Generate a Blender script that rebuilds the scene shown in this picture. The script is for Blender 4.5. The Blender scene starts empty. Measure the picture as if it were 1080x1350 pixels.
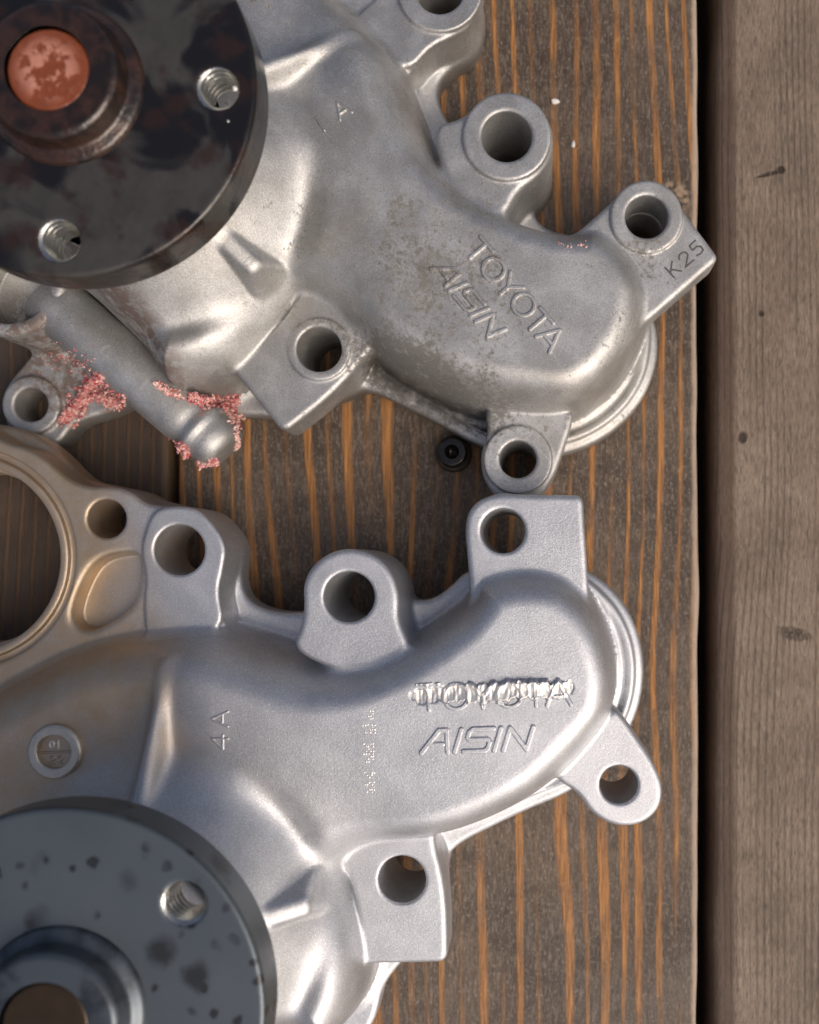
import bpy, math, random
import numpy as np
from mathutils import Vector, Matrix
from mathutils.bvhtree import BVHTree

# ------------------------------------------------------------------ camera, world, light, exposure
scene = bpy.context.scene
COL = scene.collection
FPX, HC, NX, NY = 1081.0, 219.0, 717.0, 739.0      # focal length in photo pixels, camera height (mm), foot of the plumb line
cam_d = bpy.data.cameras.new('camera')
cam = bpy.data.objects.new('camera', cam_d); COL.objects.link(cam)
cam.location = (0, 0, HC / 1000)
cam_d.sensor_width = 36; cam_d.lens = 36 * FPX / 1350
cam_d.shift_x = (540 - NX) / 1350; cam_d.shift_y = (NY - 675) / 1350
cam_d.clip_start = 0.01; cam_d.clip_end = 100
cam_d.dof.use_dof = True; cam_d.dof.focus_distance = 0.188; cam_d.dof.aperture_fstop = 10.0
scene.camera = cam

SUN_AZ, SUN_EL = 132.0, 46.0        # compass-like azimuth clockwise from +Y
world = bpy.data.worlds.new('World'); scene.world = world; world.use_nodes = True
wn = world.node_tree.nodes; wl = world.node_tree.links
bg = wn['Background']; sky = wn.new('ShaderNodeTexSky'); sky.sky_type = 'NISHITA'
sky.sun_disc = False; sky.sun_elevation = math.radians(SUN_EL); sky.sun_rotation = math.radians(SUN_AZ)
sky.air_density = 0.7; sky.dust_density = 8.0; sky.ozone_density = 0.6
wl.new(sky.outputs[0], bg.inputs[0]); bg.inputs[1].default_value = 0.15
sun_d = bpy.data.lights.new('sun', 'SUN'); sun_d.energy = 0.8; sun_d.angle = math.radians(45); sun_d.color = (1, .96, .9)
sun = bpy.data.objects.new('sun', sun_d); COL.objects.link(sun)
a, e = math.radians(SUN_AZ), math.radians(SUN_EL)
sdir = Vector((math.sin(a) * math.cos(e), math.cos(a) * math.cos(e), math.sin(e)))
sun.rotation_euler = sdir.to_track_quat('Z', 'Y').to_euler(); sun.location = sdir * 2
scene.view_settings.view_transform = 'Standard'; scene.view_settings.look = 'None'
scene.view_settings.gamma = 1; scene.view_settings.exposure = -0.10

random.seed(4); rng = np.random.default_rng(7)

# ------------------------------------------------------------------ small helpers
def link(o, parent=None):
    COL.objects.link(o); o.parent = parent; return o
def empty(name, loc=(0, 0, 0), rz=0):
    o = bpy.data.objects.new(name, None); o.empty_display_size = .01; o.location = loc; o.rotation_euler = (0, 0, rz); return link(o)
def mesh_obj(name, V, F, mat, parent=None, smooth=True):
    me = bpy.data.meshes.new(name); V = np.asarray(V, np.float32)
    if isinstance(F, np.ndarray):
        n, k = F.shape
        me.vertices.add(len(V)); me.vertices.foreach_set('co', V.ravel())
        me.loops.add(n * k); me.loops.foreach_set('vertex_index', F.astype(np.int32).ravel())
        me.polygons.add(n); me.polygons.foreach_set('loop_start', np.arange(0, n * k, k, dtype=np.int32))
        me.update(calc_edges=True)
    else:
        me.from_pydata([tuple(map(float, v)) for v in V], [], F); me.update()
    me.polygons.foreach_set('use_smooth', [smooth] * len(me.polygons))
    me.materials.append(mat)
    return link(bpy.data.objects.new(name, me), parent)
def tag(o, label=None, cat=None, group=None, kind=None):
    for k, v in (('label', label), ('category', cat), ('group', group), ('kind', kind)):
        if v: o[k] = v
    return o

class NT:
    """tiny node-tree writer; texture space is millimetres of the object"""
    def __init__(s, name):
        s.m = bpy.data.materials.new(name); s.m.use_nodes = True; s.t = s.m.node_tree
        s.b = s.t.nodes['Principled BSDF']
        tc = s.t.nodes.new('ShaderNodeTexCoord'); s.P = s.vm('MULTIPLY', tc.outputs['Object'], (1000, 1000, 1000))
        sp = s.t.nodes.new('ShaderNodeSeparateXYZ'); s.t.links.new(s.P, sp.inputs[0]); s.x, s.y, s.z = sp.outputs
    def put(s, sock, v):
        if hasattr(v, 'links'): s.t.links.new(v, sock)
        elif isinstance(v, (tuple, list)) and sock.type == 'RGBA': sock.default_value = (*v[:3], 1)
        else: sock.default_value = v
    def vm(s, op, a, b):
        n = s.t.nodes.new('ShaderNodeVectorMath'); n.operation = op; s.put(n.inputs[0], a); s.put(n.inputs[1], b); return n.outputs[0]
    def m_(s, op, a, b=0.0, c=0.0):
        n = s.t.nodes.new('ShaderNodeMath'); n.operation = op
        for i, v in enumerate((a, b, c)): s.put(n.inputs[i], v)
        return n.outputs[0]
    def noise(s, scale, detail=2, rough=.5, vec=None, dist=0.0, off=None):
        n = s.t.nodes.new('ShaderNodeTexNoise'); v = vec if vec is not None else s.P
        if off: v = s.vm('ADD', v, off)
        s.put(n.inputs['Vector'], v); n.inputs['Scale'].default_value = scale; n.inputs['Detail'].default_value = detail
        n.inputs['Roughness'].default_value = rough; n.inputs['Distortion'].default_value = dist; return n.outputs[0]
    def voro(s, scale, vec=None, feature='F1'):
        n = s.t.nodes.new('ShaderNodeTexVoronoi'); n.feature = feature; s.put(n.inputs['Vector'], vec if vec is not None else s.P)
        n.inputs['Scale'].default_value = scale; return n.outputs[0]
    def ss(s, v, lo, hi):
        n = s.t.nodes.new('ShaderNodeMapRange'); n.interpolation_type = 'SMOOTHSTEP'; s.put(n.inputs[0], v)
        n.inputs[1].default_value = lo; n.inputs[2].default_value = hi; return n.outputs[0]
    def mix(s, f, a, b):
        n = s.t.nodes.new('ShaderNodeMix'); n.data_type = 'RGBA'; s.put(n.inputs[0], f); s.put(n.inputs[6], a); s.put(n.inputs[7], b); return n.outputs[2]
    def lerp(s, f, a, b):
        n = s.t.nodes.new('ShaderNodeMix'); s.put(n.inputs[0], f); s.put(n.inputs[2], a); s.put(n.inputs[3], b); return n.outputs[0]
    def mul(s, a, b): return s.m_('MULTIPLY', a, b)
    def comb(s, x, y, z):
        n = s.t.nodes.new('ShaderNodeCombineXYZ')
        for i, v in enumerate((x, y, z)): s.put(n.inputs[i], v)
        return n.outputs[0]
    def spot(s, cx, cy, rx, ry=None, ang=0, soft=.5):
        """1 inside an ellipse at (cx, cy) mm, fading to 0"""
        ry = ry or rx; c, q = math.cos(math.radians(ang)), math.sin(math.radians(ang))
        dx = s.m_('SUBTRACT', s.x, cx); dy = s.m_('SUBTRACT', s.y, cy)
        u = s.m_('ADD', s.mul(dx, c / rx), s.mul(dy, q / rx)); v = s.m_('SUBTRACT', s.mul(dy, c / ry), s.mul(dx, q / ry))
        r = s.m_('SQRT', s.m_('ADD', s.mul(u, u), s.mul(v, v)))
        return s.ss(r, 1 + soft, 1 - soft)
    def bump(s, h, dist, prev=None, strength=1.0):
        n = s.t.nodes.new('ShaderNodeBump'); s.put(n.inputs['Height'], h); n.inputs['Distance'].default_value = dist
        n.inputs['Strength'].default_value = strength
        if prev is not None: s.t.links.new(prev, n.inputs['Normal'])
        return n.outputs[0]
    def out(s, color=None, rough=None, metal=None, normal=None, **kw):
        for k, v in (('Base Color', color), ('Roughness', rough), ('Metallic', metal), ('Normal', normal)):
            if v is not None: s.put(s.b.inputs[k], v)
        for k, v in kw.items(): s.put(s.b.inputs[k.replace('_', ' ')], v)
        return s.m

# ------------------------------------------------------------------ materials
def aluminium(name, old):
    t = NT(name)
    g1 = t.noise(2.6, 2, .6); g2 = t.noise(.9, 3, .6); mid = t.noise(.12, 3, .55); big = t.noise(.03, 2)
    g3 = t.noise(3.4, 1, .5, off=(8, 8, 8))
    if old:
        col = t.mix(t.ss(mid, .35, .7), (.46, .455, .44), (.59, .59, .58))
        col = t.mix(t.mul(t.ss(g1, .38, .66), .30), col, (.16, .155, .145)); col = t.mix(t.mul(t.ss(g3, .60, .74), .45), col, (.85, .85, .85))
        # oily grime: dark mottling, denser around the lettering and the groove below it
        fine = t.noise(.75, 5, .75); blot = t.noise(.085, 4, .65, off=(31, 7, 3))
        zone = t.m_('MAXIMUM', t.spot(60, 38, 17, 15, 0, .9), t.mul(t.spot(74, 21.5, 24, 6.5, 27, .6), 1.5))
        zone = t.m_('MAXIMUM', zone, t.mul(t.spot(83, 82, 4, 9, 60, .7), .8))
        thr = t.m_('ADD', t.mul(zone, .19), t.mul(t.ss(blot, .42, .75), .16))
        dirt = t.ss(t.m_('ADD', fine, thr), .60, .80)
        col = t.mix(t.mul(dirt, .80), col, (.085, .075, .06))
        film = t.ss(t.noise(.05, 3, .6, off=(5, 90, 1)), .5, .72)
        col = t.mix(t.mul(film, .35), col, (.33, .30, .25))
        scr = t.ss(t.noise(.5, 1, .5, vec=t.vm('MULTIPLY', t.P, (.12, 2.2, 1)), dist=1.2), .72, .78)
        col = t.mix(t.mul(scr, .25), col, (.8, .8, .8))
        brn = t.m_('MAXIMUM', t.spot(27, -24, 24, 6, -10, .6), t.spot(12, -50, 20, 12, 20, .6))
        bm = t.mul(brn, t.ss(t.noise(.35, 4, .65, off=(1, 6, 2)), .36, .56)); col = t.mix(t.mul(bm, .85), col, (.085, .048, .034))
        oil = t.mul(t.spot(74, 20.5, 22, 4.5, 27, .5), t.mul(t.ss(t.noise(.3, 3, .6, off=(2, 2, 9)), .30, .52), t.ss(t.z, 20, 12))); col = t.mix(t.mul(oil, .85), col, (.045, .04, .033))
        low = t.ss(t.z, 7.5, 2); col = t.mix(t.mul(low, .55), col, (.12, .105, .085))     # darker and browner towards the base
        rough = t.m_('ADD', t.lerp(mid, .50, .64), t.mul(dirt, .12)); metal = t.m_('SUBTRACT', .92, t.m_('MULTIPLY', t.m_('MAXIMUM', t.m_('MAXIMUM', dirt, oil), bm), .75)); rough = t.lerp(oil, rough, .28)
        n = t.bump(g2, .00005); n = t.bump(g1, .00004, n)
    else:
        col = t.mix(t.ss(mid, .3, .7), (.53, .54, .56), (.62, .63, .65))
        col = t.mix(t.mul(t.ss(g1, .36, .66), .28), col, (.26, .27, .29)); col = t.mix(t.mul(t.ss(g3, .58, .72), .5), col, (.90, .90, .91))
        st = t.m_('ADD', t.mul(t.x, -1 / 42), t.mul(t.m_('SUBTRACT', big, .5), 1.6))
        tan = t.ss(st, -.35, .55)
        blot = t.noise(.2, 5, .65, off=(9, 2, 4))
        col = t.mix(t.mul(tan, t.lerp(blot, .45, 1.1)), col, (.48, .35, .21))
        spk = t.ss(t.noise(.9, 4, .7, off=(3, 3, 3)), .70, .78); col = t.mix(t.mul(spk, .35), col, (.22, .2, .18))
        rough = t.lerp(mid, .50, .60); metal = .95
        n = t.bump(g2, .00004); n = t.bump(g1, .00005, n)
    return t.out(col, rough, metal, n)
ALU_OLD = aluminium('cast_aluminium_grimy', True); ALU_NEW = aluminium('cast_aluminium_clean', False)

def bare():
    t = NT('bare_ground_aluminium'); g = t.noise(1.6, 3, .7)
    return t.out(t.mix(g, (.70, .68, .64), (.82, .80, .76)), .5, .8, t.bump(t.noise(3, 2), .00004))
BARE = bare()
def inkmat():
    t = NT('dirt_in_stamping'); return t.out(t.mix(t.noise(1.5, 3), (.04, .035, .03), (.16, .15, .135)), .6, .2)
INK = inkmat()

def flange_old():
    t = NT('oily_black_flange')
    w = t.noise(.055, 3, .55, dist=.6); film = t.ss(w, .50, .60); w2 = t.noise(.11, 3, .6, off=(40, 3, 0)); brown = t.ss(w2, .52, .66)
    sm = t.noise(.5, 4, .7)
    col = t.mix(film, (.012, .011, .011), t.mix(t.noise(.2, 4, .6, off=(3, 1, 1)), (.030, .027, .024), (.085, .08, .072))); col = t.mix(t.mul(brown, .8), col, (.034, .017, .012))  # grey patches: oil film, with blotchy sky reflection painted into the colour
    col = t.mix(t.ss(sm, .72, .8), col, (.16, .08, .06))
    rough = t.lerp(film, .16, .34); rough = t.m_('ADD', rough, t.mul(sm, .08))
    return t.out(col, rough, .35, t.bump(t.noise(.3, 4, .6), .00025), Coat_Weight=.25, Coat_Roughness=.12)
def flange_new():
    t = NT('slate_grey_flange')
    wv = t.vm('ADD', t.P, t.comb(t.mul(t.noise(.25, 2), 3.0), t.mul(t.noise(.25, 2, off=(9, 9, 9)), 3.0), 0))
    v1 = t.ss(t.voro(.085, wv), .36, .22); v2 = t.ss(t.voro(.22, t.vm('ADD', wv, (50, 20, 0))), .30, .16)
    keep = t.ss(t.noise(.045, 2, off=(2, 71, 0)), .42, .50)
    spots = t.m_('MAXIMUM', t.mul(v1, keep), t.mul(v2, t.ss(t.noise(.06, 2, off=(12, 1, 0)), .40, .54)))
    base = t.mix(t.noise(.06, 3), (.072, .090, .104), (.115, .134, .148))
    col = t.mix(t.mul(spots, .85), base, (.03, .031, .032))
    rough = t.lerp(spots, .38, .25)
    return t.out(col, rough, .55, t.bump(t.noise(2, 2), .00004))
def hub_old():
    t = NT('rusty_wet_hub'); n = t.noise(.22, 4, .6)
    col = t.mix(t.ss(n, .4, .62), (.015, .010, .008), (.042, .020, .013))
    return t.out(col, t.lerp(n, .12, .36), .25, t.bump(t.noise(.5, 3), .0003), Coat_Weight=.3, Coat_Roughness=.1)
def hub_new():
    t = NT('dark_steel_hub'); n = t.noise(.1, 4, .6)
    return t.out(t.mix(t.ss(n, .4, .6), (.035, .042, .050), (.085, .10, .115)), .34, .6)
def shaft_old():
    t = NT('rusty_shaft_end'); n = t.noise(.32, 4, .6); edge = t.spot(0, 0, 5.2, 5.2, 0, .35)
    blot = t.mul(t.ss(n, .44, .52), edge)
    col = t.mix(blot, (.20, .052, .020), (.46, .20, .14)); return t.out(col, t.lerp(blot, .30, .55), .1, t.bump(n, .0006))
def shaft_new():
    t = NT('brown_shaft_end'); n = t.noise(.3, 3)
    return t.out(t.mix(n, (.028, .018, .010), (.06, .038, .02)), .3, .5)
FL_OLD, FL_NEW, HUB_OLD, HUB_NEW, SH_OLD, SH_NEW = flange_old(), flange_new(), hub_old(), hub_new(), shaft_old(), shaft_new()
def thread_mat():
    t = NT('bright_thread_steel'); return t.out((.42, .42, .40), .28, .95)
THREAD = thread_mat()

def wood(name, kind):
    t = NT(name)
    lx = t.noise(.012, 2, .5, vec=t.vm('MULTIPLY', t.P, (1, .35, 1))); l2 = t.noise(.06, 2, .5, vec=t.vm('MULTIPLY', t.P, (1, .22, 1)))
    fibre = t.noise(1.0, 4, .65, vec=t.vm('MULTIPLY', t.P, (2.6, .10, 1)))
    fine = t.noise(1.0, 3, .7, vec=t.vm('MULTIPLY', t.P, (6.0, .35, 1))); grit = t.noise(1.0, 5, .75, vec=t.vm('MULTIPLY', t.P, (2.0, .9, 1))); mott = t.noise(1.0, 5, .7, vec=t.vm('MULTIPLY', t.P, (1.1, .22, 1)), off=(6, 6, 6))
    blot = t.noise(.035, 4, .6, off=(3, 4, 5)); blot2 = t.noise(.14, 4, .6)
    if kind == 'mid':
        ux = t.m_('ADD', t.x, t.m_('ADD', t.mul(t.m_('SUBTRACT', lx, .5), 22), t.mul(t.m_('SUBTRACT', l2, .5), 2.0)))
        ux = t.m_('ADD', ux, t.mul(t.y, .022))
        sw = t.m_('SINE', t.m_('ADD', t.mul(ux, 2 * math.pi / 5.1), t.mul(t.noise(1.0, 1, vec=t.vm('MULTIPLY', t.P, (.05, .004, 0))), 7)))
        jit = t.noise(1.0, 1, .4, vec=t.comb(t.mul(ux, .26), t.mul(t.y, .0075), 3.0))
        wig = t.m_('ADD', t.mul(sw, .50), t.m_('ADD', t.mul(t.m_('SUBTRACT', jit, .5), 2.2), t.mul(t.m_('SUBTRACT', fibre, .5), .55)))
        line = t.mul(t.ss(wig, .12, .58), t.lerp(t.ss(t.noise(1.0, 3, .7, vec=t.vm('MULTIPLY', t.P, (1.6, .05, 1)), off=(4, 4, 4)), .36, .55), .45, 1.0))
        pres = t.ss(t.noise(1.0, 3, .6, vec=t.vm('MULTIPLY', t.P, (.07, .02, 1))), .34, .52)
        late = t.mul(line, t.lerp(pres, .25, 1.0))
        dark = t.mix(t.ss(blot, .3, .72), (.066, .046, .031), (.160, .114, .078))
        dark = t.mix(t.mul(t.ss(fibre, .35, .75), .35), dark, (.045, .032, .024))
        dark = t.mix(t.mul(t.ss(grit, .52, .66), .8), dark, (.36, .30, .245))
        dark = t.mix(t.mul(t.ss(fine, .45, .68), .7), dark, (.030, .022, .017))
        dark = t.mix(t.mul(t.ss(mott, .48, .68), .55), dark, (.26, .20, .15)); dark = t.mix(t.mul(t.ss(mott, .46, .30), .6), dark, (.035, .026, .020))
        org = t.mix(t.ss(fibre, .3, .7), (.36, .14, .032), (.62, .29, .085))
        col = t.mix(t.mul(late, t.lerp(blot2, .75, 1.0)), dark, org)
        edge = t.ss(t.m_('ADD', t.x, t.mul(t.m_('SUBTRACT', blot2, .5), 1.6)), 67.8, 69.5)          # worn pale arris
        col = t.mix(t.mul(edge, .85), col, (.46, .36, .27))
        kn = t.spot(63.6, 96.6, 4.2, 4.6, 0, .25); col = t.mix(t.mul(kn, .9), col, t.mix(t.ss(t.noise(.45, 4, .7), .38, .58), (.05, .033, .022), (.42, .31, .21)))
        hgt = t.m_('ADD', t.mul(late, .6), t.m_('ADD', t.mul(fibre, .5), t.mul(grit, .35)))
        wet = t.ss(t.noise(.03, 3, off=(77, 5, 0)), .48, .62)
        rough = t.lerp(wet, .62, .42)
        n = t.bump(hgt, .0005); n = t.bump(fine, .0003, n)
    elif kind == 'right':
        ux = t.m_('ADD', t.x, t.mul(t.m_('SUBTRACT', lx, .5), 14))
        sw = t.m_('SINE', t.m_('ADD', t.mul(ux, 2 * math.pi / 1.75), t.mul(l2, 9)))
        amp = t.ss(t.noise(1.0, 2, vec=t.vm('MULTIPLY', t.P, (.10, .012, 1))), .38, .58)
        line = t.mul(t.ss(t.m_('ADD', sw, t.mul(t.m_('SUBTRACT', fibre, .5), 1.6)), -.2, .9), amp)
        col = t.mix(t.ss(blot, .3, .72), (.235, .176, .126), (.39, .30, .218))
        col = t.mix(t.mul(t.ss(fine, .42, .66), .75), col, (.07, .050, .036))
        col = t.mix(t.mul(line, .42), col, (.105, .078, .058))
        col = t.mix(t.mul(t.ss(mott, .46, .30), .65), col, (.085, .062, .046)); col = t.mix(t.mul(t.ss(mott, .52, .70), .5), col, (.44, .35, .27))
        col = t.mix(t.mul(t.ss(grit, .58, .78), .5), col, (.33, .27, .21))
        edge = t.ss(t.m_('ADD', t.x, t.mul(t.m_('SUBTRACT', fibre, .5), 2.0)), 6.2, 4.2)
        col = t.mix(t.mul(edge, .75), col, (.075, .040, .023))
        k1 = t.spot(17.5, 104.5, 1.0, 1.0, 0, .3); k2 = t.spot(14.5, 103.4, 3.4, .5, 14, .5); k3 = t.spot(21.0, -19.5, 4.2, 1.5, -12, .5)
        k4 = t.spot(7.2, 33, 1.1, 1.5, 0, .4); k5 = t.spot(12.2, 66, .7, .7, 0, .4)
        ks = t.m_('MAXIMUM', t.m_('MAXIMUM', k1, t.mul(k2, t.ss(fibre, .3, .6))), t.m_('MAXIMUM', t.mul(k3, t.ss(grit, .42, .6)), t.m_('MAXIMUM', k4, k5)))
        col = t.mix(t.mul(ks, .9), col, (.03, .018, .011))
        hgt = t.m_('SUBTRACT', t.m_('ADD', t.mul(line, -.6), t.m_('ADD', t.mul(fibre, .6), t.mul(grit, .5))), t.mul(ks, 1.6))
        rough = .72
        n = t.bump(hgt, .0006); n = t.bump(fine, .0004, n)
    else:
        ux = t.m_('ADD', t.x, t.mul(t.m_('SUBTRACT', lx, .5), 20))
        sw = t.m_('SINE', t.mul(ux, 2 * math.pi / 3.6))
        line = t.ss(t.m_('ADD', sw, t.mul(t.m_('SUBTRACT', fibre, .5), 1.8)), .2, 1.0)
        col = t.mix(t.ss(blot, .3, .7), (.040, .026, .018), (.085, .058, .040))
        col = t.mix(t.mul(line, .6), col, (.15, .085, .040)); col = t.mix(t.mul(t.ss(grit, .6, .8), .4), col, (.17, .14, .11))
        edge = t.ss(t.x, 68.0, 69.6); col = t.mix(t.mul(edge, .5), col, (.22, .15, .09))
        hgt = t.m_('ADD', t.mul(line, .5), t.m_('ADD', t.mul(fibre, .6), t.mul(grit, .3))); rough = .55
        n = t.bump(hgt, .0005); n = t.bump(fine, .0003, n)
    return t.out(col, rough, 0, n)
def simple(name, col, rough, metal=0.0, **kw):
    t = NT(name); n = t.noise(.8, 3); c2 = tuple(min(1, c * 1.35) for c in col)
    return t.out(t.mix(n, col, c2), rough, metal, t.bump(n, .0001), **kw)

# ------------------------------------------------------------------ the setting: ground under the deck, three planks
ground_t = NT('dark_soil'); gm = ground_t.out(ground_t.mix(ground_t.noise(.05, 5), (.012, .010, .008), (.035, .030, .024)), .9)
tag(mesh_obj('ground', [(-3, -3, -.26), (3, -3, -.26), (3, 3, -.26), (-3, 3, -.26)], np.array([[0, 1, 2, 3]]), gm), 'dark bare soil under the gaps of the deck', 'ground', kind='structure')

def wpx(px, py, z=0.0):
    k = (HC - z) / FPX; return ((px - NX) * k, -(py - NY) * k)
deck = empty('deck'); tag(deck, 'weathered timber deck of long planks with dark gaps', 'deck', kind='structure')
def plank(x0, x1, mat, ox, seed):
    """x0..x1 in mm; cross-section with worn round arrises, swept along Y with a slightly wandering edge"""
    r = np.random.default_rng(seed); R = 2.2; prof = []
    prof.append((x0, -38)); 
    for i in range(7):
        q = math.pi - i * math.pi / 12; prof.append((x0 + R + R * math.cos(q), -R + R * math.sin(q)))
    nx = 60
    for i in range(1, nx): prof.append((x0 + R + (x1 - x0 - 2 * R) * i / nx, 0))
    for i in range(7):
        q = math.pi / 2 - i * math.pi / 12; prof.append((x1 - R + R * math.cos(q), -R + R * math.sin(q)))
    prof.append((x1, -38)); prof = np.array(prof); ys = np.linspace(-330, 330, 265); n = len(prof)
    def wob(sc, am):
        k = r.normal(size=len(ys) + 60); w = np.hanning(sc); k = np.convolve(k, w / np.sqrt((w ** 2).sum()), 'same')[30:-30]; return k * am
    cup = wob(61, .12); eL = wob(13, .14) + wob(51, .22); eR = wob(13, .14) + wob(51, .22)
    u = (prof[:, 0] - x0) / (x1 - x0)
    V = np.zeros((len(ys), n, 3)); V[..., 1] = ys[:, None]
    V[..., 0] = prof[:, 0] - ox + eL[:, None] * (1 - u) ** 12 + eR[:, None] * u ** 12
    V[..., 2] = prof[:, 1] + (cup[:, None] - abs(cup).max() - .1) * np.sin(u * math.pi) * .5
    i = np.arange(len(ys) - 1)[:, None] * n + np.arange(n)[None]; j = np.roll(np.arange(n), -1)[None] + np.arange(len(ys) - 1)[:, None] * n
    F = np.stack([i, j, j + n, i + n], -1).reshape(-1, 4)
    o = mesh_obj('plank', V.reshape(-1, 3) * .001, F[:, ::-1] if False else F, mat, deck); o.location = (ox * .001, 0, 0)
    return o
mid_r = wpx(920, 0)[0]; mid_l = wpx(232, 0)[0]; rt_l = wpx(943.5, 0)[0]; lf_r = wpx(220, 0)[0]
plank(mid_l, mid_r, wood('stained_pine_plank', 'mid'), mid_r - 70, 11)
plank(rt_l, rt_l + 140, wood('grey_weathered_plank', 'right'), rt_l, 12)
plank(lf_r - 140, lf_r, wood('dark_brown_plank', 'left'), lf_r - 70, 13)

# ------------------------------------------------------------------ pump geometry: pixels -> local millimetres (y down), pose of the second pump
DZ = 8.4; TH = math.radians(52.67); TX, TY = 24.64, -69.94
CT, ST = math.cos(TH), math.sin(TH)
def L(px, py, z):
    k = (HC - DZ - z) / FPX; return np.array([(px - NX) * k, (py - NY) * k])
def U(px, py, z):
    k = (HC - z) / FPX; x, y = (px - NX) * k - TX, (py - NY) * k - TY
    return np.array([CT * x + ST * y, -ST * x + CT * y])
FC = np.array([-86.5, 80.1])
def pol(r, deg): return FC + r * np.array([math.cos(math.radians(deg)), math.sin(math.radians(deg))])
def LL(z, *p): return [L(x, y, z) for x, y in p]
def UU(z, *p): return [U(x, y, z) for x, y in p]

def chaikin(P, n=3):
    P = np.array(P, float)
    for _ in range(n):
        Q = np.roll(P, -1, 0); P = np.stack([.75 * P + .25 * Q, .25 * P + .75 * Q], 1).reshape(-1, 2)
    return P
VX = 0.34; GX0, GX1, GY0, GY1, GZ0, GZ1 = -172, 44, -42, 160, -.8, 46
gx = np.arange(GX0, GX1, VX, dtype=np.float32); gy = np.arange(GY0, GY1, VX, dtype=np.float32); gz = np.arange(GZ0, GZ1, VX, dtype=np.float32)
def window(x0, x1, y0, y1):
    i0 = max(0, int((x0 - GX0) / VX)); i1 = min(len(gx), int((x1 - GX0) / VX) + 2)
    j0 = max(0, int((y0 - GY0) / VX)); j1 = min(len(gy), int((y1 - GY0) / VX) + 2); return slice(j0, j1), slice(i0, i1)
def sd_poly(P, X, Y):
    d = np.full(X.shape, 1e9, np.float32); ins = np.zeros(X.shape, bool); n = len(P)
    for i in range(n):
        ax, ay = P[i]; bx, by = P[(i + 1) % n]; ex, ey = bx - ax, by - ay; l2 = ex * ex + ey * ey
        if l2 < 1e-9: continue
        wx = X - np.float32(ax); wy = Y - np.float32(ay); tt = np.clip((wx * np.float32(ex) + wy * np.float32(ey)) / np.float32(l2), 0, 1)
        d = np.minimum(d, (wx - tt * np.float32(ex)) ** 2 + (wy - tt * np.float32(ey)) ** 2)
        if ay != by:
            ins ^= ((Y >= min(ay, by)) & (Y < max(ay, by))) & (X < (bx - ax) * (Y - ay) / (by - ay) + ax)
    d = np.sqrt(d); return np.where(ins, -d, d).astype(np.float32)
def smin(a, b, k):
    h = np.maximum(k - np.abs(a - b), 0) / k; return np.minimum(a, b) - h * h * (k * .25)
def smax(a, b, k): return -smin(-a, -b, k)

class Vol:
    def __init__(s): s.f = np.full((len(gz), len(gy), len(gx)), 50, np.float32)
    def copy(s): v = Vol.__new__(Vol); v.f = s.f.copy(); return v
    def zr(s, z0, z1, pad): return [i for i in range(len(gz)) if z0 - pad <= gz[i] <= z1 + pad]
    def extr(s, w, s2, z0, z1, r=1.0, k=1.5, draft=0.0):
        for i in s.zr(z0, z1, k + 1.5):
            z = gz[i]; dz = max(z0 - z, z - z1); qx = s2 + r - draft * (z1 - z) ; qz = dz + r
            d = np.minimum(np.maximum(qx, qz), 0) + np.hypot(np.maximum(qx, 0), max(qz, 0)) - r
            s.f[i][w] = smin(s.f[i][w], d, k)
    def cut(s, w, s2, z0, z1, cham=.45, k=.5):
        for i in s.zr(z0, z1, 1.5):
            z = gz[i]; d = np.maximum(s2 - max(0, cham - (z1 - z)), max(z0 - z, z - z1 - 3)) if cham else np.maximum(s2, max(z0 - z, z - z1))
            s.f[i][w] = smax(s.f[i][w], -d, k)
    def poly(s, P, z0, z1, r=1.0, k=1.5, n=3, draft=0.0):
        P = chaikin(P, n) if n else np.array(P); pad = k + 3 + draft * (z1 - z0)
        w = window(P[:, 0].min() - pad, P[:, 0].max() + pad, P[:, 1].min() - pad, P[:, 1].max() + pad)
        X, Y = np.meshgrid(gx[w[1]], gy[w[0]]); s.extr(w, sd_poly(P, X, Y), z0, z1, r, k, draft)
    def circ(s, c, R, z0, z1, r=.8, k=1.5, draft=0.0):
        pad = k + 3 + draft * (z1 - z0); w = window(c[0] - R - pad, c[0] + R + pad, c[1] - R - pad, c[1] + R + pad)
        X, Y = np.meshgrid(gx[w[1]], gy[w[0]]); s.extr(w, np.hypot(X - c[0], Y - c[1]) - np.float32(R), z0, z1, r, k, draft)
    def hole(s, c, R, z0, z1, cham=.4, k=.25):
        w = window(c[0] - R - 3, c[0] + R + 3, c[1] - R - 3, c[1] + R + 3)
        X, Y = np.meshgrid(gx[w[1]], gy[w[0]]); s.cut(w, np.hypot(X - c[0], Y - c[1]) - np.float32(R), z0, z1, cham, k)
    def height(s, w, s2, h, k, zlo=0.0):
        gyv, gxv = np.gradient(h, VX); cs = 1 / np.sqrt(1 + np.minimum(gyv ** 2 + gxv ** 2, 9))
        for i in range(len(gz)):
            z = gz[i]
            if z > h.max() + k + 1.5: break
            d = np.maximum(np.maximum((z - h) * cs, s2), zlo - z); s.f[i][w] = smin(s.f[i][w], d, k)
    def top(s):
        """height map: highest zero crossing in each column"""
        f = s.f; neg = f < 0; idx = len(gz) - 1 - np.argmax(neg[::-1], 0); has = neg.any(0); idx = np.clip(idx, 0, len(gz) - 2)
        J, I = np.indices(idx.shape); a = f[idx, J, I]; b = f[idx + 1, J, I]
        return np.where(has, gz[idx] + VX * a / np.where(np.abs(a - b) < 1e-6, 1, a - b), -1.0)

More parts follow.
